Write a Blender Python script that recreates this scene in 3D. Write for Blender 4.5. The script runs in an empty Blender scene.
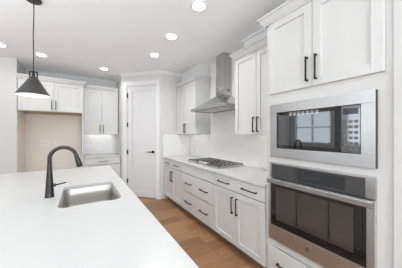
import bpy, bmesh, math, random
from mathutils import Vector, Matrix
random.seed(7)
S = bpy.context.scene
COL = S.collection
PI = math.pi

# ------------------------------------------------------------------ camera
cam_d = bpy.data.cameras.new('camera')
cam_d.sensor_width = 36.0
cam_d.lens = 190.0 / 402.0 * 36.0
cam_d.clip_start = 0.05
cam = bpy.data.objects.new('camera', cam_d)
COL.objects.link(cam)
cam.location = (0, 0, 1.40)
cam.rotation_euler = (math.radians(90), 0, math.radians(-32.06))
S.camera = cam

# ------------------------------------------------------------------ colour management, world, daylight
S.view_settings.view_transform = 'Standard'
S.view_settings.look = 'None'
S.view_settings.gamma = 1.0
S.view_settings.use_curve_mapping = False
S.view_settings.exposure = 0.13
S.cycles.max_bounces = 16
S.cycles.diffuse_bounces = 10
S.cycles.glossy_bounces = 6
S.cycles.sample_clamp_indirect = 6.0

W = bpy.data.worlds.new('sky')
S.world = W
W.use_nodes = True
bgn = W.node_tree.nodes['Background']
bgn.inputs[0].default_value = (0.93, 0.97, 1.0, 1)
bgn.inputs[1].default_value = 2.0

def area(name, loc, rot, sx, sy, power, col=(1, 1, 1)):
    d = bpy.data.lights.new(name, 'AREA')
    d.shape = 'RECTANGLE'; d.size = sx; d.size_y = sy
    d.energy = power; d.color = col
    o = bpy.data.objects.new(name, d); COL.objects.link(o)
    o.location = loc; o.rotation_euler = rot
    return o
DAY = (0.885, 0.985, 1.055)
# soft daylight through the tall windows of the wall behind the camera and of the dining side
area('daylight_rear', (0.75, -3.12, 1.45), (math.radians(90), 0, 0), 2.2, 2.0, 70, DAY)
for yy in (3.77, 2.02, -0.9):
    area('daylight_side', (-4.12, yy, 1.65), (math.radians(90), 0, -PI / 2), 1.25, 1.15, 1.5, DAY)
# added fill lamps, out of view, bouncing light off the ceiling into the room
area('added_bounce_fill', (-2.4, -1.0, 1.6), (PI, 0, 0), 1.6, 1.6, 72, DAY)
area('added_bounce_fill_side', (-2.3, 1.3, 1.6), (PI, 0, 0), 1.6, 1.6, 58, DAY)
area('added_bounce_fill_rear', (0.8, -2.4, 1.6), (PI, 0, 0), 1.6, 1.6, 90, DAY)

# ------------------------------------------------------------------ materials
MATS = {}
def mat(name, col, rough=0.5, metal=0.0, spec=None, emit=None, estr=0.0, bump=None, var=None, coat=0.0):
    m = bpy.data.materials.new(name); m.use_nodes = True
    nt = m.node_tree; b = nt.nodes['Principled BSDF']
    b.inputs['Base Color'].default_value = (*col, 1)
    b.inputs['Roughness'].default_value = rough
    b.inputs['Metallic'].default_value = metal
    if spec is not None: b.inputs['Specular IOR Level'].default_value = spec
    if coat: b.inputs['Coat Weight'].default_value = coat; b.inputs['Coat Roughness'].default_value = 0.05
    if emit:
        b.inputs['Emission Color'].default_value = (*emit, 1); b.inputs['Emission Strength'].default_value = estr
    tc = nt.nodes.new('ShaderNodeTexCoord')
    if var:   # (scale vector, amount)
        mp = nt.nodes.new('ShaderNodeMapping'); mp.inputs['Scale'].default_value = var[0]
        nz = nt.nodes.new('ShaderNodeTexNoise'); nz.inputs['Scale'].default_value = 1.0; nz.inputs['Detail'].default_value = 4
        mx = nt.nodes.new('ShaderNodeMix'); mx.data_type = 'RGBA'
        a = var[1]
        mx.inputs[6].default_value = (*[c * (1 - a) for c in col], 1)
        mx.inputs[7].default_value = (*[min(1, c * (1 + a)) for c in col], 1)
        nt.links.new(tc.outputs['Object'], mp.inputs[0]); nt.links.new(mp.outputs[0], nz.inputs['Vector'])
        nt.links.new(nz.outputs['Fac'], mx.inputs[0]); nt.links.new(mx.outputs[2], b.inputs['Base Color'])
    if bump:  # (scale vector, strength)
        mp = nt.nodes.new('ShaderNodeMapping'); mp.inputs['Scale'].default_value = bump[0]
        nz = nt.nodes.new('ShaderNodeTexNoise'); nz.inputs['Scale'].default_value = 1.0; nz.inputs['Detail'].default_value = 3
        bp = nt.nodes.new('ShaderNodeBump'); bp.inputs['Strength'].default_value = bump[1]; bp.inputs['Distance'].default_value = 0.002
        nt.links.new(tc.outputs['Object'], mp.inputs[0]); nt.links.new(mp.outputs[0], nz.inputs['Vector'])
        nt.links.new(nz.outputs['Fac'], bp.inputs['Height']); nt.links.new(bp.outputs[0], b.inputs['Normal'])
    MATS[name] = m
    return m

M_WALL = mat('wall_paint', (0.61, 0.605, 0.595), 0.7, bump=((60, 60, 60), 0.05))
M_CEIL = mat('ceiling_paint', (0.90, 0.91, 0.92), 0.85)
M_TRIM = mat('trim_paint', (0.73, 0.73, 0.735), 0.4)
M_DOOR = mat('door_paint', (0.66, 0.66, 0.672), 0.4)
M_CAB = mat('cabinet_paint', (0.62, 0.622, 0.614), 0.38)
M_NICHE = mat('niche_paint', (0.82, 0.775, 0.715), 0.75, var=((1.4, 1.4, 1.4), 0.04))
M_RAW = mat('raw_maple', (0.50, 0.38, 0.25), 0.6, var=((2, 40, 40), 0.12))
M_QUARTZ = mat('white_quartz', (0.55, 0.55, 0.543), 0.30, spec=0.3, var=((7, 7, 7), 0.02))
M_STEEL = mat('brushed_steel', (0.63, 0.64, 0.645), 0.34, 1.0, bump=((3, 3, 500), 0.04))
M_HOOD = mat('hood_steel', (0.50, 0.495, 0.48), 0.17, 1.0, bump=((500, 500, 3), 0.04))
M_SINK = mat('sink_steel', (0.50, 0.475, 0.45), 0.4, 1.0, bump=((200, 200, 4), 0.03))
M_TRIMSTEEL = mat('trim_steel', (0.52, 0.52, 0.525), 0.27, 1.0, bump=((3, 3, 400), 0.02))
M_BLACK = mat('matte_black_metal', (0.018, 0.018, 0.019), 0.38, 0.6)
M_FAUCET = mat('faucet_black', (0.045, 0.043, 0.043), 0.34, 0.7)
M_IRON = mat('cast_iron', (0.13, 0.118, 0.11), 0.4, 0.6, bump=((180, 180, 180), 0.2))
M_GLASS = mat('black_glass', (0.012, 0.012, 0.013), 0.03, coat=0.4)
M_OVENWIN = mat('oven_window_glass', (0.055, 0.046, 0.040), 0.05, coat=0.3)
M_PANEL = mat('charcoal_panel', (0.055, 0.053, 0.053), 0.3)
M_DARKGAP = mat('dark_edge', (0.03, 0.03, 0.03), 0.5)
M_TOE = mat('toe_board', (0.20, 0.15, 0.11), 0.6)
M_PENDANT = mat('pendant_metal', (0.085, 0.083, 0.08), 0.42, 0.75)
M_PENDIN = mat('pendant_white_lining', (0.88, 0.88, 0.86), 0.6)
M_PLATE = mat('outlet_plastic', (0.86, 0.85, 0.83), 0.35)
M_SLOT = mat('outlet_face', (0.70, 0.69, 0.67), 0.4)
M_KEY = mat('keypad_print', (0.10, 0.105, 0.11), 0.4)
M_DISP = mat('display_glass', (0.03, 0.035, 0.04), 0.08)
M_LED = mat('led_lens', (1, 1, 1), 0.5, emit=(1.0, 0.97, 0.93), estr=9.0)
M_STRIP = mat('led_strip', (1, 1, 1), 0.5, emit=(1.0, 0.95, 0.88), estr=7.5)
M_BULB = mat('bulb_glow', (1, 1, 1), 0.5, emit=(1.0, 0.94, 0.86), estr=8.0)
M_HINGE = mat('hinge_black', (0.03, 0.03, 0.03), 0.4, 0.5)

def floor_mat():
    m = bpy.data.materials.new('oak_planks'); m.use_nodes = True
    nt = m.node_tree; b = nt.nodes['Principled BSDF']; L = nt.links
    tc = nt.nodes.new('ShaderNodeTexCoord')
    br = nt.nodes.new('ShaderNodeTexBrick')
    br.offset = 0.37; br.inputs['Scale'].default_value = 1.0
    br.inputs['Brick Width'].default_value = 1.35; br.inputs['Row Height'].default_value = 0.185
    br.inputs['Mortar Size'].default_value = 0.0016; br.inputs['Mortar Smooth'].default_value = 0.2
    br.inputs['Color1'].default_value = (0.25, 0.128, 0.062, 1)
    br.inputs['Color2'].default_value = (0.40, 0.222, 0.115, 1)
    br.inputs['Mortar'].default_value = (0.13, 0.07, 0.035, 1)
    L.new(tc.outputs['Object'], br.inputs['Vector'])
    mp = nt.nodes.new('ShaderNodeMapping'); mp.inputs['Scale'].default_value = (2.2, 30, 1)
    nz = nt.nodes.new('ShaderNodeTexNoise'); nz.inputs['Scale'].default_value = 1.0; nz.inputs['Detail'].default_value = 6
    nz.inputs['Distortion'].default_value = 2.0
    L.new(tc.outputs['Object'], mp.inputs[0]); L.new(mp.outputs[0], nz.inputs['Vector'])
    rp = nt.nodes.new('ShaderNodeValToRGB')
    rp.color_ramp.elements[0].position = 0.3; rp.color_ramp.elements[0].color = (0.74, 0.72, 0.70, 1)
    rp.color_ramp.elements[1].position = 0.72; rp.color_ramp.elements[1].color = (1.12, 1.1, 1.08, 1)
    L.new(nz.outputs['Fac'], rp.inputs[0])
    mx = nt.nodes.new('ShaderNodeMix'); mx.data_type = 'RGBA'; mx.blend_type = 'MULTIPLY'; mx.inputs[0].default_value = 1
    L.new(br.outputs['Color'], mx.inputs[6]); L.new(rp.outputs['Color'], mx.inputs[7])
    L.new(mx.outputs[2], b.inputs['Base Color'])
    b.inputs['Roughness'].default_value = 0.38
    return m
M_FLOOR = floor_mat()

def tile_mat():
    m = bpy.data.materials.new('backsplash_tile'); m.use_nodes = True
    nt = m.node_tree; b = nt.nodes['Principled BSDF']; L = nt.links
    tc = nt.nodes.new('ShaderNodeTexCoord')
    mp = nt.nodes.new('ShaderNodeMapping'); mp.inputs['Rotation'].default_value = (0, PI / 2, PI / 2)
    br = nt.nodes.new('ShaderNodeTexBrick'); br.offset = 0.5
    br.inputs['Scale'].default_value = 1.0; br.inputs['Brick Width'].default_value = 0.30
    br.inputs['Row Height'].default_value = 0.10; br.inputs['Mortar Size'].default_value = 0.0012
    br.inputs['Color1'].default_value = (0.76, 0.755, 0.74, 1); br.inputs['Color2'].default_value = (0.78, 0.775, 0.76, 1)
    br.inputs['Mortar'].default_value = (0.71, 0.705, 0.69, 1)
    sx = nt.nodes.new('ShaderNodeSeparateXYZ'); cx = nt.nodes.new('ShaderNodeCombineXYZ')
    ad = nt.nodes.new('ShaderNodeMath'); ad.operation = 'ADD'
    L.new(tc.outputs['Object'], sx.inputs[0])
    L.new(sx.outputs['X'], ad.inputs[0]); L.new(sx.outputs['Y'], ad.inputs[1])
    L.new(ad.outputs[0], cx.inputs['X']); L.new(sx.outputs['Z'], cx.inputs['Y'])
    L.new(cx.outputs[0], br.inputs['Vector'])
    L.new(br.outputs['Color'], b.inputs['Base Color'])
    b.inputs['Roughness'].default_value = 0.22
    return m
M_TILE = tile_mat()

# ------------------------------------------------------------------ mesh helpers
class MB:
    def __init__(s):
        s.bm = bmesh.new()
    def box(s, x0, x1, y0, y1, z0, z1, bev=0.0):
        r = bmesh.ops.create_cube(s.bm, size=1.0)
        v = r['verts']
        bmesh.ops.scale(s.bm, vec=(x1 - x0, y1 - y0, z1 - z0), verts=v)
        bmesh.ops.translate(s.bm, vec=((x0 + x1) / 2, (y0 + y1) / 2, (z0 + z1) / 2), verts=v)
        if bev > 0:
            e = list({e for vv in v for e in vv.link_edges})
            bmesh.ops.bevel(s.bm, geom=e, offset=bev, segments=2, affect='EDGES', profile=0.6)
        return s
    def rings(s, rings, close0=True, close1=True):
        vs = [[s.bm.verts.new(p) for p in ring] for ring in rings]
        n = len(vs[0])
        for a, b in zip(vs[:-1], vs[1:]):
            for i in range(n):
                j = (i + 1) % n
                s.bm.faces.new((a[i], a[j], b[j], b[i]))
        if close0: s.bm.faces.new(list(reversed(vs[0])))
        if close1: s.bm.faces.new(vs[-1])
        return s
    def lathe(s, prof, c=(0, 0, 0), seg=32, close0=True, close1=True):
        rings = []
        for r, z in prof:
            rings.append([(c[0] + r * math.cos(2 * PI * k / seg), c[1] + r * math.sin(2 * PI * k / seg), c[2] + z) for k in range(seg)])
        return s.rings(rings, close0, close1)
    def tube(s, pts, rad, seg=12):
        pts = [Vector(p) for p in pts]
        if not hasattr(rad, '__len__'): rad = [rad] * len(pts)
        t0 = (pts[1] - pts[0]).normalized()
        up = Vector((0, 0, 1)) if abs(t0.z) < 0.9 else Vector((1, 0, 0))
        nrm = (up - t0 * up.dot(t0)).normalized()
        rings = []
        for i, p in enumerate(pts):
            t = (pts[min(i + 1, len(pts) - 1)] - pts[max(i - 1, 0)]).normalized()
            nrm = (nrm - t * nrm.dot(t)).normalized()
            bi = t.cross(nrm)
            rings.append([p + rad[i] * (math.cos(2 * PI * k / seg) * nrm + math.sin(2 * PI * k / seg) * bi) for k in range(seg)])
        return s.rings(rings)
    def prism(s, poly, z0, z1):
        return s.rings([[(x, y, z0) for x, y in poly], [(x, y, z1) for x, y in poly]])
    def build(s, name, m, parent=None, smooth=False):
        bmesh.ops.recalc_face_normals(s.bm, faces=s.bm.faces)
        me = bpy.data.meshes.new(name); s.bm.to_mesh(me); s.bm.free()
        me.materials.append(m)
        if smooth:
            for p in me.polygons: p.use_smooth = True
            me.set_sharp_from_angle(angle=math.radians(38))
        o = bpy.data.objects.new(name, me); COL.objects.link(o)
        if parent: o.parent = parent
        return o

def thing(name, label, cat, loc=(0, 0, 0), rz=0.0, group=None):
    o = bpy.data.objects.new(name, None); COL.objects.link(o)
    o.empty_display_size = 0.1
    o.location = loc; o.rotation_euler = (0, 0, rz)
    o['label'] = label; o['category'] = cat
    if group: o['group'] = group
    return o
def tag(o, label, cat, group=None):
    o['label'] = label; o['category'] = cat
    if group: o['group'] = group
    return o
def struct(name, mb, m, loc=None, parent=None, smooth=False):
    o = mb.build(name, m, parent, smooth)
    if parent is None: o['kind'] = 'structure'
    return o
def dup(root, loc, label):
    r = root.copy(); COL.objects.link(r); r.location = loc; r['label'] = label
    for ch in list(root.children):
        c = ch.copy(); COL.objects.link(c); c.parent = r
        for g in list(ch.children):
            d = g.copy(); COL.objects.link(d); d.parent = c
    return r

# ------------------------------------------------------------------ room measures
XR = 2.15      # right wall
YB = 5.30      # back wall
ZC = 2.75      # ceiling
XL, YR = -4.2, -3.2
CX, CY = 1.44, 3.90          # near corner of the diagonal pantry wall
DX, DY = 0.754, 4.586        # far corner of it
XF = 1.515                   # carcass fronts of the right run
NX = -0.995                  # left side of the fridge niche
YW = 4.65                    # face of the left wall block
XE = 1.50                    # wall end beside the oven cabinet

struct('floor', MB().box(XL - .1, XR + .1, YR - .1, YB + .1, -0.1, 0), M_FLOOR)
struct('ceiling', MB().box(XL - .1, XR + .1, YR - .1, YB + .1, ZC, ZC + .1), M_CEIL)
struct('wall_right', MB().box(XR, XR + .1, YR - .1, YB + .1, 0, ZC), M_WALL)
struct('wall_back', MB().box(NX, XR, YB, YB + .1, 0, ZC), M_WALL)
w = MB().box(XL - .1, NX, YW, YB + .1, 0, ZC)
struct('wall_niche_left', w, M_WALL)
struct('wall_niche_lining', MB().box(NX, NX + .004, YW + .012, YB - .006, 0, 1.825)
       .box(NX, -0.012, YB - .006, YB, 0, 1.825), M_NICHE)
struct('wall_end_right', MB().box(XE, XR, -0.75, 0.333, 0, ZC), M_WALL)
# pantry: diagonal wall with the door opening, return walls
t = Vector((DX - CX, DY - CY)).normalized()          # along the wall, away from the camera side corner
n = Vector((t.y, -t.x))                               # outward
if n.y > 0: n = -n
LEN = math.hypot(DX - CX, DY - CY)
dia = Matrix(((-t.x, -n.x, 0, DX), (-t.y, -n.y, 0, DY), (0, 0, 1, 0), (0, 0, 0, 1)))
# local frame of the diagonal wall: x from the far corner to the near one, -y towards the room
D0, D1, DH = 0.142, 0.848, 2.475     # door opening
def dstruct(name, mb, m, parent=None, smooth=False):
    o = mb.build(name, m, parent, smooth)
    if parent is None:
        o.matrix_world = dia; o['kind'] = 'structure'
    return o
dstruct('wall_pantry', MB().box(0, D0, 0, .1, 0, ZC).box(D1, LEN, 0, .1, 0, ZC).box(D0, D1, 0, .1, DH, ZC), M_WALL)
struct('wall_pantry_near_return', MB().box(CX + .004, XR, CY, CY + .1, 0, ZC), M_WALL)
struct('wall_pantry_far_return', MB().box(DX, DX + .1, DY + .004, YB, 0, ZC), M_WALL)
# left and rear walls with window openings (daylight comes in here)
SW = [(3.12, 4.42), (1.35, 2.70), (-1.6, -0.2)]
w = MB()
ys = [YR - .1] + [v for a in reversed(SW) for v in a] + [YW]
for i in range(0, len(ys), 2): w.box(XL - .1, XL, ys[i], ys[i + 1], 0, ZC)
for a, b in SW: w.box(XL - .1, XL, a, b, 0, 1.05).box(XL - .1, XL, a, b, 2.25, ZC)
struct('wall_left', w, M_WALL)
w = MB(); RW = [(-3.75, -0.85), (-0.35, 1.85)]
xs = [XL, -3.75, -0.85, -0.35, 1.85, XR]
for i in range(0, 6, 2): w.box(xs[i], xs[i + 1], YR - .1, YR, 0, ZC)
for a, b in RW: w.box(a, b, YR - .1, YR, 0, .42).box(a, b, YR - .1, YR, 2.48, ZC)
struct('wall_rear', w, M_WALL)
def window(k, horiz, a, b, z0, z1):
    f = MB(); q = .05
    def bx(u0, u1, z_0, z_1):
        if horiz: f.box(u0, u1, YR - .08, YR - .03, z_0, z_1)
        else: f.box(XL - .08, XL - .03, u0, u1, z_0, z_1)
    bx(a, a + q, z0, z1); bx(b - q, b, z0, z1); bx(a + q, b - q, z0, z0 + q); bx(a + q, b - q, z1 - q, z1)
    m_ = (a + b) / 2; bx(m_ - .03, m_ + .03, z0 + q, z1 - q)
    zm = (z0 + z1) / 2
    bx(a + q, m_ - .03, zm - .02, zm + .02); bx(m_ + .03, b - q, zm - .02, zm + .02)
    o = f.build('window_%d' % k, M_TRIM); o['kind'] = 'structure'
for k, (a, b) in enumerate(SW): window(k + 1, False, a, b, 1.05, 2.25)
for k, (a, b) in enumerate(RW): window(k + 4, True, a, b, .42, 2.48)
# tile behind the counter and the hood
struct('wall_right_backsplash', MB().box(XR - .012, XR, 1.225, CY, .9143, 1.388).box(XR - .012, XR, 1.995, 3.075, 1.388, ZC), M_TILE)
struct('wall_pantry_backsplash', MB().box(CX + .045, XR - .012, CY - .012, CY, .9143, 1.388), M_TILE)
struct('wall_back_backsplash', MB().box(.034, DX, YB - .012, YB, .9143, 1.388), M_TILE)

# door casing, door, baseboards
c = MB()
cw = .088
c.box(D0 - cw, D0, -.018, 0, 0, DH + cw, .003).box(D1, D1 + cw, -.018, 0, 0, DH + cw, .003).box(D0, D1, -.018, 0, DH, DH + cw, .003)
c.box(D0, D0 + .012, 0, .1, 0, DH).box(D1 - .012, D1, 0, .1, 0, DH).box(D0 + .012, D1 - .012, 0, .1, DH - .012, DH)
dstruct('trim_1', c, M_TRIM)
def shaker(x0, x1, z0, z1, yf, yb, st=.06, rec=.012, bev=.0015):
    m = MB()
    m.box(x0, x0 + st, yf, yb, z0, z1, bev).box(x1 - st, x1, yf, yb, z0, z1, bev)
    m.box(x0 + st, x1 - st, yf, yb, z0, z0 + st, bev).box(x0 + st, x1 - st, yf, yb, z1 - st, z1, bev)
    m.box(x0 + st - .002, x1 - st + .002, yf + rec, yb, z0 + st - .002, z1 - st + .002)
    return m
da, db = D0 + .015, D1 - .015
door = shaker(da, db, .012, DH - .016, .004, .042, .112, .011, .002).build('door_1', M_DOOR)
door.matrix_world = dia; door['kind'] = 'structure'
h = MB().box(db - .083, db - .029, -.006, .004, .985, 1.039, .002)
h.tube([(db - .056, -.004, 1.012), (db - .056, -.052, 1.012)], .010)
h.box(db - .166, db - .045, -.062, -.048, 1.003, 1.021, .004)
h.build('door_handle', M_BLACK, door)
for hz in (.31, .95, 1.56, 2.21):
    MB().box(da - .014, da + .012, -.008, .004, hz, hz + .095, .002).tube([(da - .002, -.011, hz - .004), (da - .002, -.011, hz + .099)], .008).build('hinge', M_HINGE, door)
dstruct('baseboard_pantry', MB().box(0.002, D0 - cw, -.014, 0, 0, .13, .003).box(D1 + cw, LEN - .001, -.014, 0, 0, .13, .003), M_TRIM)
struct('baseboard_niche', MB().box(NX + .004, NX + .018, YW + .02, YB - .006, 0, .13, .003).box(NX + .018, -0.012, YB - .02, YB - .006, 0, .13, .003), M_TRIM)
struct('baseboard_left', MB().box(XL, NX - .002, YW - .014, YW, 0, .13, .003), M_TRIM)
struct('baseboard_right', MB().box(XE - .014, XE, -.75, .33, 0, .13, .003), M_TRIM)
# ceiling risers above the wall cabinets of the right wall
struct('trim_2', MB().box(1.93, XR, 3.09, CY, 2.50, ZC).box(1.91, XR, 3.075, CY, ZC - .03, ZC, .004), M_TRIM)
struct('trim_3', MB().box(1.97, XR - .0, 1.225, 1.98, 2.50, ZC).box(1.95, XR, 1.225, 1.995, ZC - .03, ZC, .004), M_TRIM)

def ceil_crown(name, pts, m=M_TRIM):
    prof = [(0, -.055), (.006, -.055), (.010, -.045), (.036, -.012), (.040, 0), (0, 0)]
    rings = []
    P = [Vector(p) for p in pts]
    for i, p in enumerate(P):
        ns = []
        for a, b in ((i - 1, i), (i, i + 1)):
            if a >= 0 and b < len(P):
                d_ = (P[b] - P[a]).normalized(); ns.append(Vector((d_.y, -d_.x)))
        o_ = sum(ns, Vector((0, 0))).normalized(); o_ = o_ / max(.3, o_.dot(ns[0]))
        rings.append([(p.x + o_.x * u_, p.y + o_.y * u_, ZC + h_) for u_, h_ in prof])
    o = MB().rings(rings).build(name, m); o['kind'] = 'structure'
ceil_crown('trim_4', [(DX, YB), (DX, DY), (CX, CY), (1.90, CY)])

# ------------------------------------------------------------------ cabinets
# local frame: x along the front, y = 0 the carcass front, doors on the -y side
GAP = .0024
def pull_v(x, z0, z1, yf, parent):
    m = MB().box(x - .0055, x + .0055, yf - .034, yf - .023, z0, z1, .002)
    for z in (z0 + .007, z1 - .007): m.box(x - .0055, x + .0055, yf - .026, yf, z - .007, z + .007, .001)
    return m.build('handle', M_BLACK, parent)
def pull_h(x, z, yf, parent, ln=.20):
    m = MB().box(x - ln / 2, x + ln / 2, yf - .034, yf - .023, z - .0055, z + .0055, .002)
    for xx in (x - ln / 2 + .007, x + ln / 2 - .007): m.box(xx - .007, xx + .007, yf - .026, yf, z - .0055, z + .0055, .001)
    return m.build('handle', M_BLACK, parent)
def add_door(root, x0, x1, z0, z1, hx=None, hz=None, st=.06):
    d = shaker(x0 + GAP, x1 - GAP, z0 + GAP, z1 - GAP, -.021, -.001, st).build('door', M_CAB, root)
    if hx is not None: pull_v(hx, hz[0], hz[1], -.021, d)
    return d
def add_drawer(root, x0, x1, z0, z1, pulls=(), ln=.20):
    d = MB().box(x0 + GAP, x1 - GAP, -.021, -.001, z0 + GAP, z1 - GAP, .0018).build('drawer', M_CAB, root)
    for x in pulls: pull_h(x, (z0 + z1) / 2, -.021, d, ln)
    return d
def crown(root, x0, x1, dep, z, left=True, right=True, y0=-.021, dl=None, dr=None):
    prof = [(0, 0), (.008, 0), (.010, .012), (.018, .016), (.042, .054), (.044, .060), (.056, .060), (.056, .078), (0, .078)]
    rings = []
    dl = dep if dl is None else dl; dr = dep if dr is None else dr
    if left: rings.append([(x0 - o, dl, z + h_) for o, h_ in prof])
    rings.append([(x0 - (o if left else 0), y0 - o, z + h_) for o, h_ in prof])
    rings.append([(x1 + (o if right else 0), y0 - o, z + h_) for o, h_ in prof])
    if right: rings.append([(x1 + o, dr, z + h_) for o, h_ in prof])
    return MB().rings(rings).build('crown_molding', M_CAB, root)
def open_box(x0, x1, dep, z0, z1, th=.018):
    m = MB()
    m.box(x0, x0 + th, 0, dep, z0, z1).box(x1 - th, x1, 0, dep, z0, z1)
    m.box(x0 + th, x1 - th, 0, dep, z0, z0 + th).box(x0 + th, x1 - th, 0, dep, z1 - th, z1)
    m.box(x0 + th, x1 - th, dep - .012, dep, z0 + th, z1 - th)
    return m
def base_cab(label, loc, rz, wd, dep, group, body_top=.884):
    r = thing('base_cabinet', label, 'cabinet', loc, rz, group)
    open_box(.001, wd - .001, dep, .105, body_top).build('carcass', M_CAB, r)
    MB().box(.001, wd - .001, .07, .085, 0.0, .105).box(.001, .02, .085, dep, 0, .105).box(wd - .02, wd - .001, .085, dep, 0, .105).build('toe_kick', M_TOE, r)
    return r
RZ = -PI / 2
GB = 'white base cabinets under the long counter'
DEP = XR - .002 - XF
# far unit
Y1, Y2, Y3, Y4 = 3.888, 3.005, 2.070, 1.222
wd = Y1 - Y2
r = base_cab('white base cabinet nearest the pantry door, one drawer over two doors', (XF, Y1, 0), RZ, wd, DEP, GB)
add_drawer(r, 0.004, wd, .733, .878, (wd * .27, wd * .74), .19)
add_door(r, 0.004, wd / 2, .112, .727, wd / 2 - .038, (.475, .665)); add_door(r, wd / 2, wd, .112, .727, wd / 2 + .038, (.475, .665))
wd = Y2 - Y3
r = base_cab('white three-drawer base cabinet below the gas cooktop', (XF, Y2, 0), RZ, wd, DEP, GB)
add_drawer(r, 0, wd, .733, .878)
add_drawer(r, 0, wd, .433, .727, (wd * .25, wd * .75), .20); add_drawer(r, 0, wd, .112, .427, (wd * .25, wd * .75), .20)
wd = Y3 - Y4
r = base_cab('white base cabinet beside the wall oven, two-handled drawer over two doors', (XF, Y3, 0), RZ, wd, DEP, GB)
add_drawer(r, 0, wd - .004, .733, .878, (wd * .26, wd * .76), .21)
add_door(r, 0, wd / 2, .112, .727, wd / 2 - .038, (.475, .665)); add_door(r, wd / 2, wd - .004, .112, .727, wd / 2 + .038, (.475, .665))
ct = MB().box(1.477, XR - .0125, Y4 + .002, CY - .0125, .885, .914, .003).build('countertop', M_QUARTZ)
tag(ct, 'long white quartz countertop along the right wall under the gas cooktop', 'countertop')

# wall cabinets of the right run
GU = 'white wall cabinets beside the range hood'
UD = .345
def wall_cab(label, loc, rz, wd, dep, z0, z1, group=None, hz=(.03, .215), st=.06, cl=True, cr=True):
    r = thing('upper_cabinet', label, 'cabinet', loc, rz, group)
    open_box(.001, wd - .001, dep, z0 + .015, z1).box(.001, .019, 0, dep, z0, z0 + .015).box(wd - .019, wd - .001, 0, dep, z0, z0 + .015).build('carcass', M_CAB, r)
    add_door(r, 0.002, wd / 2, z0 - .004, z1 - .012, wd / 2 - .034, (z0 + hz[0], z0 + hz[1]), st)
    add_door(r, wd / 2, wd - .002, z0 - .004, z1 - .012, wd / 2 + .034, (z0 + hz[0], z0 + hz[1]), st)
    crown(r, 0.0, wd, dep, z1 - .006, cl, cr)
    return r
XU = 1.80 + .021
wall_cab('white two-door wall cabinet left of the range hood, by the pantry', (XU, 3.886, 0), RZ, 3.886 - 3.08, XR - .0125 - XU, 1.395, 2.428, GU, cl=False)
wall_cab('white two-door wall cabinet right of the range hood, beside the oven tower', (XU, 1.99, 0), RZ, 1.99 - 1.224, XR - .0125 - XU, 1.395, 2.428, GU, cr=False)

# oven tower: panels and rails leave openings for the appliances
TY0, TY1 = 1.220, .336
TW = TY0 - TY1
r = thing('oven_tower_cabinet', 'tall white cabinet housing the built-in microwave and wall oven', 'cabinet', (XF, TY0, 0), RZ)
td = XR - .002 - XF
m = MB()
m.box(0, .02, 0, td, .105, 2.43).box(TW - .02, TW, 0, td, .105, 2.43).box(.02, TW - .02, td - .012, td, .105, 2.43)
AL, AR = .070, .796      # appliance opening in local x
m.box(.02, AL, 0, .02, .105, 2.43).box(AR, TW - .02, 0, .02, .105, 2.43)
m.box(AL, AR, 0, .02, .362, .452).box(AL, AR, 0, .02, 1.128, 1.208).box(AL, AR, 0, .02, 1.655, 1.775).box(AL, AR, 0, .02, 2.40, 2.43).box(AL, AR, 0, .02, .105, .12)
for z in (.105, .432, 1.15, 1.665, 2.41): m.box(.02, TW - .02, .02, td - .012, z, z + .02)
m.build('carcass', M_CAB, r)
MB().box(0, TW, .07, .085, 0, .105).build('toe_kick', M_TOE, r)
add_door(r, .036, TW / 2 - .005, 1.768, 2.425, TW / 2 - .005 - .034, (1.81, 2.0), .062)
add_door(r, TW / 2 - .005, TW - .034, 1.768, 2.425, TW / 2 - .005 + .034, (1.81, 2.0), .062)
add_drawer(r, .036, TW - .034, .112, .360, (TW * .27, TW * .73), .20)
crown(r, 0, TW, td, 2.424, True, False, dl=.30 - .075)

# back wall: fridge surround cabinet, nook base and wall cabinets
FY = 4.672
fw = 0.0 - NX
r = thing('fridge_surround_cabinet', 'white two-door cabinet above the empty beige refrigerator niche', 'cabinet', (NX + .006, FY, 0))
fw = 0.028 - (NX + .006)
fd = YB - .0 - FY - .008
z0, z1 = 1.836, 2.41
open_box(0, fw - .028, fd, z0, z1).box(fw - .028, fw, 0, fd, 0, z1).box(.018, .064, -.020, .018, z0 + .018, z1 - .018).build('carcass', M_CAB, r)
MB().box(.012, fw - .03, .004, fd, z0 - .006, z0).build('underside_panel', M_RAW, r)
cx_ = (fw - .03 + .066) / 2
add_door(r, .066, cx_, z0 + .002, z1 - .012, cx_ - .032, (z0 + .03, z0 + .21)); add_door(r, cx_, fw - .03, z0 + .002, z1 - .012, cx_ + .032, (z0 + .03, z0 + .21))
crown(r, 0, fw, fd, z1 - .006, False, True, dr=.20)
NXa, NXb = .032, DX - .003
nw = NXb - NXa
r = base_cab('white base cabinet with one drawer in the nook by the pantry door', (NXa, 4.695, 0), 0, nw, YB - .002 - 4.695, None)
add_drawer(r, 0, nw - .012, .733, .878, (nw / 2,), .21)
add_door(r, 0, nw / 2, .112, .727, nw / 2 - .038, (.475, .665)); add_door(r, nw / 2, nw - .012, .112, .727, nw / 2 + .038, (.475, .665))
ct = MB().box(NXa, NXb, 4.657, YB - .0125, .885, .914, .003).build('countertop', M_QUARTZ)
tag(ct, 'short white quartz countertop in the nook beside the refrigerator niche', 'countertop')
wall_cab('white two-door wall cabinet over the short nook counter', (NXa, 4.975, 0), 0, nw - .008, YB - .0125 - 4.975, 1.395, 2.415, None, cl=False, cr=False)

# under-cabinet light strips
def strip(label, loc, rz, ln):
    r = thing('under_cabinet_light', label, 'light', loc, rz, 'slim light strips under the wall cabinets')
    MB().box(0, ln, 0, .03, -.010, 0).build('housing', M_TRIM, r)
    MB().box(.01, ln - .01, .004, .026, -.013, -.010).build('diffuser', M_STRIP, r)
strip('slim glowing light strip under the wall cabinet left of the hood', (2.02, 3.80, 1.41), RZ, .62)
strip('slim glowing light strip under the wall cabinet right of the hood', (2.02, 1.91, 1.41), RZ, .62)
strip('slim glowing light strip under the nook wall cabinet', (.10, 5.20, 1.41), 0, .56)

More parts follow.
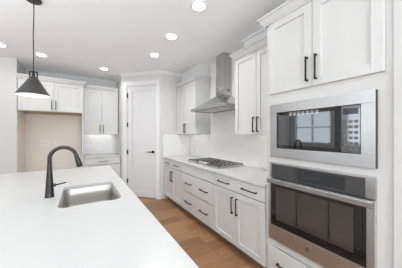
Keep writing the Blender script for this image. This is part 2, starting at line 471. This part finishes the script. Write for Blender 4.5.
# ------------------------------------------------------------------ island
IX0, IX1, IY0, IY1 = -0.98, 0.362, 0.30, 3.25
r = thing('kitchen_island', 'long white kitchen island cabinet under the quartz slab with the sink', 'island', (.335, IY0 + .05, 0), PI / 2)
iw = IY1 - IY0 - .10
idp = .62
m = MB()
m.box(0, .02, 0, idp, .105, .883).box(iw - .02, iw, 0, idp, .105, .883).box(.02, iw - .02, idp - .02, idp, .105, .883).box(.02, iw - .02, 0, idp - .02, .105, .125)
m.build('carcass', M_CAB, r)
MB().box(.01, iw - .01, .07, idp - .07, 0, .105).build('toe_kick', M_TOE, r)
for k in range(6):
    x0 = iw * k / 6; x1 = iw * (k + 1) / 6
    add_door(r, x0, x1, .112, .878, (x1 - .038) if k % 2 == 0 else (x0 + .038), (.64, .83))
# slab with a rounded cut-out for the sink
SX0, SX1, SY0, SY1 = -.138, .260, 1.535, 2.160
def rrect(x0, x1, y0, y1, rad, z, k=7):
    pts = []
    for cx, cy, a0 in ((x1 - rad, y1 - rad, 0), (x0 + rad, y1 - rad, 90), (x0 + rad, y0 + rad, 180), (x1 - rad, y0 + rad, 270)):
        for i in range(k):
            a = math.radians(a0 + 90 * i / (k - 1))
            pts.append((cx + rad * math.cos(a), cy + rad * math.sin(a), z))
    return pts
s = MB(); bm = s.bm
zt, zb = .914, .884
loops = []
for z in (zt, zb):
    outer = [bm.verts.new((x, y, z)) for x, y in ((IX0, IY0), (IX1, IY0), (IX1, IY1), (IX0, IY1))]
    inner = [bm.verts.new(p) for p in rrect(SX0, SX1, SY0, SY1, .055, z)]
    es = [bm.edges.new((l[i], l[(i + 1) % len(l)])) for l in (outer, inner) for i in range(len(l))]
    bmesh.ops.triangle_fill(bm, use_beauty=True, use_dissolve=False, edges=es)
    loops.append((outer, inner))
for q in (0, 1):
    a, b = loops[0][q], loops[1][q]
    for i in range(len(a)):
        j = (i + 1) % len(a); bm.faces.new((a[i], a[j], b[j], b[i]))
ob = s.build('island_countertop', M_QUARTZ)
bv = ob.modifiers.new('edge', 'BEVEL'); bv.width = .003; bv.segments = 2; bv.limit_method = 'ANGLE'; bv.angle_limit = math.radians(60)
tag(ob, 'large white quartz island countertop in the foreground with a sink cut-out', 'countertop')
# sink bowl
r = thing('kitchen_sink', 'undermount stainless steel sink set in the white island countertop', 'sink', ((SX0 + SX1) / 2, (SY0 + SY1) / 2, .884))
hx, hy = (SX1 - SX0) / 2, (SY1 - SY0) / 2
rg = []
def ring(ins, z, rad): return rrect(-hx + ins, hx - ins, -hy + ins, hy - ins, rad, z, 9)
rg.append(ring(-.022, -.0005, .075)); rg.append(ring(-.004, -.0005, .06)); rg.append(ring(-.001, -.004, .057)); rg.append(ring(.004, -.07, .056)); rg.append(ring(.008, -.145, .056))
for k in range(1, 7):
    a = PI / 2 * k / 6
    rg.append(ring(.008 + .030 * (1 - math.cos(a)), -.152 - .030 * math.sin(a), .056 - .02 * k / 6))
rg.append(ring(.10, -.186, .03)); rg.append(ring(.15, -.189, .02))
m = MB().rings(rg, False, True)
m.build('bowl', M_SINK, r, True)
MB().lathe([(.028, 0), (.042, 0), (.044, .002), (.03, .003), (.026, .001)], (0, 0, -.189), 24, True, True).build('drain', M_TRIMSTEEL, r, True)

# faucet
r = thing('kitchen_faucet', 'matte black gooseneck pull-down faucet standing beside the island sink', 'faucet', (-.212, 1.862, .914))
MB().lathe([(.031, 0), (.031, .006), (.029, .010), (.0275, .04), (.023, .12), (.0175, .20), (.0155, .235)], seg=28).build('body', M_FAUCET, r, True)
pts, rad = [(0, 0, .23)], [.0145]
R = .087; zc = .292
for k in range(0, 25):
    a = PI - (PI * 0.93) * k / 24
    pts.append((R + R * math.cos(a), 0, zc + R * math.sin(a))); rad.append(.0138)
MB().tube(pts, rad, 16).build('spout', M_FAUCET, r, True)
e = Vector(pts[-1]); d = (e - Vector(pts[-2])).normalized()
MB().tube([e - d * .002, e + d * .012, e + d * .02, e + d * .055, e + d * .092, e + d * .096], [.0145, .0155, .017, .0195, .0225, .020], 20).build('spray_head', M_FAUCET, r, True)
m = MB().tube([(.018, 0, .088), (.040, 0, .088)], .0125, 16).tube([(.034, 0, .088), (.06, -.002, .092), (.105, -.006, .101)], [.006, .0055, .005], 12)
m.build('lever', M_FAUCET, r, True)

# ------------------------------------------------------------------ cooktop
kx0, kx1, ky0, ky1 = 1.585, 2.085, 2.085, 2.985
r = thing('gas_cooktop', 'stainless gas cooktop with black cast iron grates set on the long counter', 'cooktop', (kx0, ky1, .914), RZ)
cw_, cd_ = ky1 - ky0, kx1 - kx0
MB().box(0, cw_, 0, cd_, 0, .012, .004).build('tray', M_STEEL, r)
BUR = [(.16, .135, .034), (.16, .365, .042), (cw_ / 2, .29, .058), (cw_ - .16, .135, .042), (cw_ - .16, .365, .034)]
for x, y, q in BUR:
    b = MB().lathe([(q + .016, 0), (q + .014, .006), (q + .004, .010)], (x, y, .012), 24).build('burner', M_STEEL, r, True)
    MB().lathe([(q, 0), (q, .004), (q - .006, .007)], (x, y, .022), 24).build('burner_cap', M_IRON, b, True)
for x0, x1, y0 in ((.012, .302, .02), (.306, cw_ - .306, .115), (cw_ - .302, cw_ - .012, .02)):
    g = MB(); y1 = cd_ - .02; zg0, zg1 = .030, .040; bw = .008
    g.box(x0, x1, y0, y0 + bw, zg0, zg1, .002).box(x0, x1, y1 - bw, y1, zg0, zg1, .002)
    g.box(x0, x0 + bw, y0 + bw, y1 - bw, zg0, zg1, .002).box(x1 - bw, x1, y0 + bw, y1 - bw, zg0, zg1, .002)
    nb = 3
    for k in range(1, nb):
        xx = x0 + (x1 - x0) * k / nb
        g.box(xx - bw / 2, xx + bw / 2, y0 + bw, y1 - bw, zg0, zg1 + .001, .002)
    for k in range(1, 3):
        yy = y0 + (y1 - y0) * k / 3
        g.box(x0 + bw, x1 - bw, yy - bw / 2, yy + bw / 2, zg0, zg1 - .001, .002)
    for xx in (x0, x1 - bw):
        for yy in (y0, y1 - bw): g.box(xx, xx + bw, yy, yy + bw, .012, zg0 + .001)
    g.build('grate', M_IRON, r)
for k in range(5):
    x = cw_ / 2 + (k - 2) * .062
    kb = MB().lathe([(.021, 0), (.021, .004), (.017, .006)], (x, .058, .012), 20).build('knob', M_IRON, r, True)
    MB().lathe([(.0165, 0), (.0155, .022), (.013, .026)], (x, .058, .018), 20).build('knob_cap', M_STEEL, kb, True)

# ------------------------------------------------------------------ range hood
hy0, hy1, hx0, hx1 = 2.085, 2.985, 1.655, XR - .0125
cy0, cy1, cx0 = 2.437, 2.657, 1.966
zr0, zr1, zt = 1.795, 1.838, 2.045
r = thing('range_hood', 'stainless steel chimney range hood on the wall above the cooktop', 'range hood', ((hx0 + hx1) / 2, (hy0 + hy1) / 2, zr0))
ox, oy, oz = r.location
def hr(x0, x1, y0, y1, z): return [(x0 - ox, y0 - oy, z - oz), (x1 - ox, y0 - oy, z - oz), (x1 - ox, y1 - oy, z - oz), (x0 - ox, y1 - oy, z - oz)]
rings = [hr(hx0, hx1, hy0, hy1, zr1)]
for k in range(1, 9):
    f = k / 8; g = f ** 1.12
    rings.append(hr(hx0 + (cx0 - .004 - hx0) * f, hx1, hy0 + (cy0 - .004 - hy0) * f, hy1 + (cy1 + .004 - hy1) * f, zr1 + (zt - zr1) * g))
MB().rings(rings, False, True).build('canopy', M_HOOD, r)
cn = MB().rings([hr(hx0 - .003, hx1, hy0 - .003, hy1 + .003, zr0), hr(hx0 - .003, hx1, hy0 - .003, hy1 + .003, zr1 + .002)], False, True)
# hollow underside
u = [hr(hx0, hx1, hy0, hy1, zr0), hr(hx0 + .025, hx1 - .02, hy0 + .025, hy1 - .025, zr0), hr(hx0 + .025, hx1 - .02, hy0 + .025, hy1 - .025, zr0 + .012)]
cn.rings(u, False, True)
cn.build('rim', M_TRIMSTEEL, r)
MB().box(cx0 - ox, hx1 - ox, cy0 - oy, cy1 - oy, zt - .01 - oz, 2.40 - oz, .002).box(cx0 + .004 - ox, hx1 - ox, cy0 + .004 - oy, cy1 - .004 - oy, 2.40 - oz, ZC - .002 - oz, .002).build('chimney', M_HOOD, r)
v = MB()
for k in range(4): v.box(cx0 + .075 - ox, cx0 + .125 - ox, cy0 - .002 - oy, cy0 + .001 - oy, 2.105 + k * .011 - oz, 2.112 + k * .011 - oz)
v.build('vent', M_DARKGAP, r)
for k in range(2):
    a = hy0 + .10 + k * .36
    f = MB().box(hx0 + .08 - ox, hx1 - .07 - ox, a - oy, a + .34 - oy, .005, .011, .001).build('filter', M_STEEL, r)
    f['label'] = 'brushed grease filter'
b = MB()
for k in range(4): b.lathe([(.006, 0), (.006, .004)], (0, 0, 0), 12)
bb = b.build('button', M_DARKGAP, r)
# place the four buttons on the front rim
me = bb.data
for i, vtx in enumerate(me.vertices):
    k = i // 24; c0 = vtx.co.copy()
    vtx.co = Vector((hx0 - .001 - ox - c0.z * .5, (k - 1.5) * .03 + c0.x, .019 + c0.y))

# ------------------------------------------------------------------ microwave
MW, MH = .757, .480
r = thing('built_in_microwave', 'built-in microwave in a wide stainless trim frame above the wall oven', 'microwave', (XF, 1.166, 1.190), RZ)
th = .022
yo = -th
f = MB()
a0, a1, b0, b1 = .070, MW - .072, .082, MH - .078
f.box(0, MW, yo, -.0008, 0, b0, .0015).box(0, MW, yo, -.0008, b1, MH, .0015).box(0, a0, yo, -.0008, b0, b1, .0012).box(a1, MW, yo, -.0008, b0, b1, .0012)
f.build('trim_frame', M_TRIMSTEEL, r)
MB().box(a0 + .002, a1 - .002, 0, .40, b0 - .02, b1 + .02).build('body', M_DARKGAP, r)
xd = a1 - .118
d = MB().box(a0 + .003, xd - .002, yo + .002, -.0005, b0 + .004, b1 - .004, .002).build('door', M_GLASS, r)
MB().box(a0 + .02, xd - .03, yo + .0012, yo + .0019, b0 + .03, b1 - .03).build('window', mat('microwave_window', (0.17, .18, .19), .03, 1.0), d)
MB().box(xd + .002, xd + .006, yo - .004, -.0005, b0 + .02, b1 - .02, .001).build('door_edge', M_DARKGAP, d)
MB().box(a0 + .028, a0 + .062, yo + .0005, yo + .0015, b0 + .014, b0 + .022).build('maker_mark', M_KEY, d)
p = MB().box(xd + .008, a1 - .003, yo + .002, -.0005, b0 + .004, b1 - .004, .002).build('control_panel', mat('mirror_panel', (.24, .25, .265), .06, 1.0), r)
MB().box(xd + .022, a1 - .014, yo + .001, yo + .0018, b1 - .062, b1 - .022).build('display', M_DISP, p)
k_ = MB()
for i in range(3):
    for j in range(6):
        x = xd + .024 + i * .029; z = b0 + .022 + j * .036
        k_.box(x, x + .021, yo + .0011, yo + .0018, z, z + .017)
k_.build('keypad', M_KEY, p)
MB().box(MW - .001, MW + .003, yo - .0006, -.001, .002, MH - .002).build('frame_side_shade', M_DARKGAP, r)  # dark strip painting the shade on the frame's right side

# ------------------------------------------------------------------ wall oven
OW, OZ0, OZ1 = .757, .440, 1.140
r = thing('built_in_oven', 'stainless single wall oven with a dark glass door below the microwave', 'oven', (XF, 1.166, OZ0), RZ)
oh = OZ1 - OZ0
MB().box(.015, OW - .015, 0, .52, .02, oh - .02).build('body', M_DARKGAP, r)
# control fascia
zc0 = oh - .140
p = MB().box(.022, OW - .050, -.022, -.0006, zc0 + .004, oh - .016, .002).build('control_panel', M_PANEL, r)
MB().box(.245, .255, -.0232, -.022, zc0 + .012, oh - .022).build('panel_divider', M_DARKGAP, p)
MB().box(.600, .604, -.0228, -.022, zc0 + .012, oh - .022).build('panel_divider', M_DARKGAP, p)
MB().box(.262, .597, -.0226, -.022, zc0 + .018, oh - .028).build('display', M_DISP, p)
MB().box(.34, .44, -.0236, -.0226, zc0 + .058, zc0 + .063).build('button_row', M_DARKGAP, p)
MB().box(.03, .07, -.0226, -.022, zc0 + .014, zc0 + .020).build('maker_mark', M_KEY, p)
MB().box(0, OW, -.026, -.0006, oh - .016, oh, .002).box(0, .022, -.024, -.0006, zc0 + .004, oh - .016, .0015).box(OW - .050, OW, -.024, -.0006, zc0 + .004, oh - .016, .0015).build('fascia_trim', M_TRIMSTEEL, r)
# door
z1 = zc0 - .004
d = thing_door = MB()
d.box(0, .022, -.040, -.0006, 0, z1, .002).box(OW - .040, OW, -.040, -.0006, 0, z1, .002).box(.022, OW - .040, -.040, -.0006, 0, .135, .002).box(.022, OW - .040, -.040, -.0006, z1 - .016, z1, .002)
d = d.build('door', M_STEEL, r)
MB().box(.022, OW - .040, -.038, -.002, .135, z1 - .016, .001).build('door_glass', M_GLASS, d)
MB().box(.075, OW - .105, -.0386, -.0378, .195, z1 - .070).build('window', M_OVENWIN, d)
rk = MB()
for k in range(4): rk.box(.08, OW - .11, -.0389, -.0385, .215 + k * .055, .217 + k * .055)
for x in (.262, .50): rk.box(x, x + .014, -.0389, -.0385, .2, z1 - .075)
rk.build('rack', mat('oven_rack', (.03, .027, .025), .3, .3), d)
hd = MB().box(.002, OW - .002, -.072, -.056, z1 - .040, z1 + .002, .006)
for x in (.03, OW - .056): hd.box(x, x + .026, -.060, -.038, z1 - .034, z1 - .006, .003)
hd.build('handle', M_TRIMSTEEL, d)
bd = MB(); pr = [(.0185, .0), (.0185, .002), (.0155, .0026)]
rings = [[(OW / 2 - .02 + q * math.cos(2 * PI * k / 28), -.0402 - h_, .068 + q * math.sin(2 * PI * k / 28)) for k in range(28)] for q, h_ in pr]
bd.rings(rings)
bd = bd.build('badge', mat('badge_grey', (.22, .22, .22), .3, .8), d)
rings = [[(OW / 2 - .02 + q * math.cos(2 * PI * k / 28), -.0428 - h_, .068 + q * math.sin(2 * PI * k / 28)) for k in range(28)] for q, h_ in [(.013, 0), (.013, .0006), (.010, .0006), (.010, 0)]]
MB().rings(rings, False, False).build('badge_ring', M_TRIMSTEEL, bd)

# ------------------------------------------------------------------ recessed ceiling lights
def can_light():
    r = thing('recessed_light', '', 'ceiling light', (0, 0, ZC), 0, 'recessed downlights in the white ceiling')
    MB().lathe([(.088, -.0005), (.088, -.006), (.080, -.010), (.066, -.005), (.066, -.0005)], seg=36, close0=False, close1=False).build('trim_ring', M_TRIM, r, True)
    MB().lathe([(.066, -.0005), (.066, -.004)], seg=36).build('lens', M_LED, r, True)
    d = bpy.data.lights.new('downlight', 'AREA'); d.shape = 'DISK'; d.size = .12; d.energy = 3.5; d.color = (1, .98, .96); d.spread = math.radians(150)
    o = bpy.data.objects.new('downlight', d); COL.objects.link(o); o.parent = r; o.location = (0, 0, -.012)
    return r
CANS = [((1.045, 1.71), 'recessed downlight above the aisle, nearest the oven tower'),
        ((1.05, 2.45), 'recessed downlight in the middle of the aisle row, level with the hood'),
        ((1.05, 3.17), 'recessed downlight in the aisle row, nearest the pantry door'),
        ((.39, 4.40), 'recessed downlight in front of the nook wall cabinet'),
        ((-.585, 4.19), 'recessed downlight in front of the refrigerator niche, behind the pendant cord'),
        ((-1.06, 4.05), 'recessed downlight cut off by the left picture edge')]
CAN_W = (1.4, 10.0, 4.5, 3.0, 1.6, 1.6)     # dimmed separately
c0 = can_light()
for i, ((x, y), lb) in enumerate(CANS):
    if i == 0: c = c0; c0.location = (x, y, ZC); c0['label'] = lb
    else: c = dup(c0, (x, y, ZC), lb)
    for ch in c.children:
        if ch.type == 'LIGHT':
            if i: ch.data = ch.data.copy()
            ch.data.energy = CAN_W[i]

# ------------------------------------------------------------------ pendant
px_, py_ = -.412, 2.505
r = thing('pendant_lamp', 'dark grey cone pendant lamp with white lining hanging over the island', 'pendant lamp', (px_, py_, ZC))
MB().lathe([(.066, -.0008), (.068, -.012), (.060, -.020), (.010, -.024)], seg=32).build('ceiling_canopy', M_PENDANT, r, True)
zs = 1.785 - ZC
cp = []
for k in range(25):
    f = k / 24
    cp.append((.0035 * math.sin(f * 9) * (1 - f), .002 * math.sin(f * 7 + 1) * (1 - f), -.02 + (zs + .242 + .02) * f))
MB().tube(cp, .0042, 8).build('cord', M_BLACK, r, True)
sh = MB().lathe([(.138, 0), (.1365, .003), (.030, .183), (.026, .188), (.006, .190)], (0, 0, zs), 48, False, True)
sh = sh.build('lamp_shade', M_PENDANT, r, True)
MB().lathe([(.138, 0), (.1345, .0005), (.028, .176), (.006, .178)], (0, 0, zs), 48, False, True).build('shade_lining', M_PENDIN, sh, True)
y_ = MB()
y_.box(-.034, .034, -.010, .010, zs + .232, zs + .242, .002).box(-.034, -.024, -.010, .010, zs + .182, zs + .233, .002).box(.024, .034, -.010, .010, zs + .182, zs + .233, .002)
y_.lathe([(.012, .185), (.012, .205), (.008, .234)], (0, 0, zs), 16)
y_.build('yoke', M_BLACK, r)
bl = MB().lathe([(.013, .155), (.014, .125), (.030, .085), (.034, .062), (.028, .040), (.012, .028)], (0, 0, zs), 24).build('bulb', M_BULB, r, True)

# ------------------------------------------------------------------ wall outlets (plates on the walls)
def outlet(label, loc, rz, horiz=True, wd_=.118, ht=.072):
    r = thing('power_outlet', label, 'outlet', loc, rz, 'white electrical outlets on the kitchen walls')
    if not horiz: wd_, ht = ht, wd_
    MB().box(-wd_ / 2, wd_ / 2, -.006, -.0003, -ht / 2, ht / 2, .002).build('cover_plate', M_PLATE, r)
    for s_ in (-1, 1):
        if horiz: MB().box(s_ * .026 - .016, s_ * .026 + .016, -.0075, -.005, -.016, .016, .001).build('receptacle', M_SLOT, r)
        else: MB().box(-.016, .016, -.0075, -.005, s_ * .026 - .016, s_ * .026 + .016, .001).build('receptacle', M_SLOT, r)
outlet('upright white outlet on the tile left of the cooktop', (XR - .012, 3.54, 1.03), RZ, False)
outlet('white outlet on the tile in the nook', (.335, YB - .012, 1.02), 0)
outlet('white outlet on the beige niche wall, the one farther from the nook', (-.68, YB - .006, 1.20), 0, True, .15, .115)
outlet('white outlet on the beige niche wall, the one nearer the nook', (-.46, YB - .006, 1.215), 0, True, .13, .08)

# ------------------------------------------------------------------ dining chandelier (mirrored in the microwave door)
r = thing('chandelier', 'black linear chandelier with glass globes in the dining area, mirrored in the microwave door', 'chandelier', (-2.5, 3.14, ZC))
m = MB().box(-.05, .05, -.18, .18, -.022, -.001, .003)
for q in (-.14, .14): m.tube([(0, q, -.02), (0, q, -.60)], .006, 8)
m.build('hanger', M_BLACK, r)
MB().box(-.03, .03, -.44, .44, -.64, -.60, .004).build('bar', M_BLACK, r)
M_GLOBE = mat('globe_glow', (1, 1, 1), .3, emit=(1, .97, .93), estr=4.0)
for k in range(7):
    q = -.39 + k * .13
    MB().lathe([(.010, -.64), (.012, -.665), (.030, -.685), (.042, -.72), (.036, -.755), (.015, -.775)], (0, q, 0), 16).build('globe', M_GLOBE, r, True)
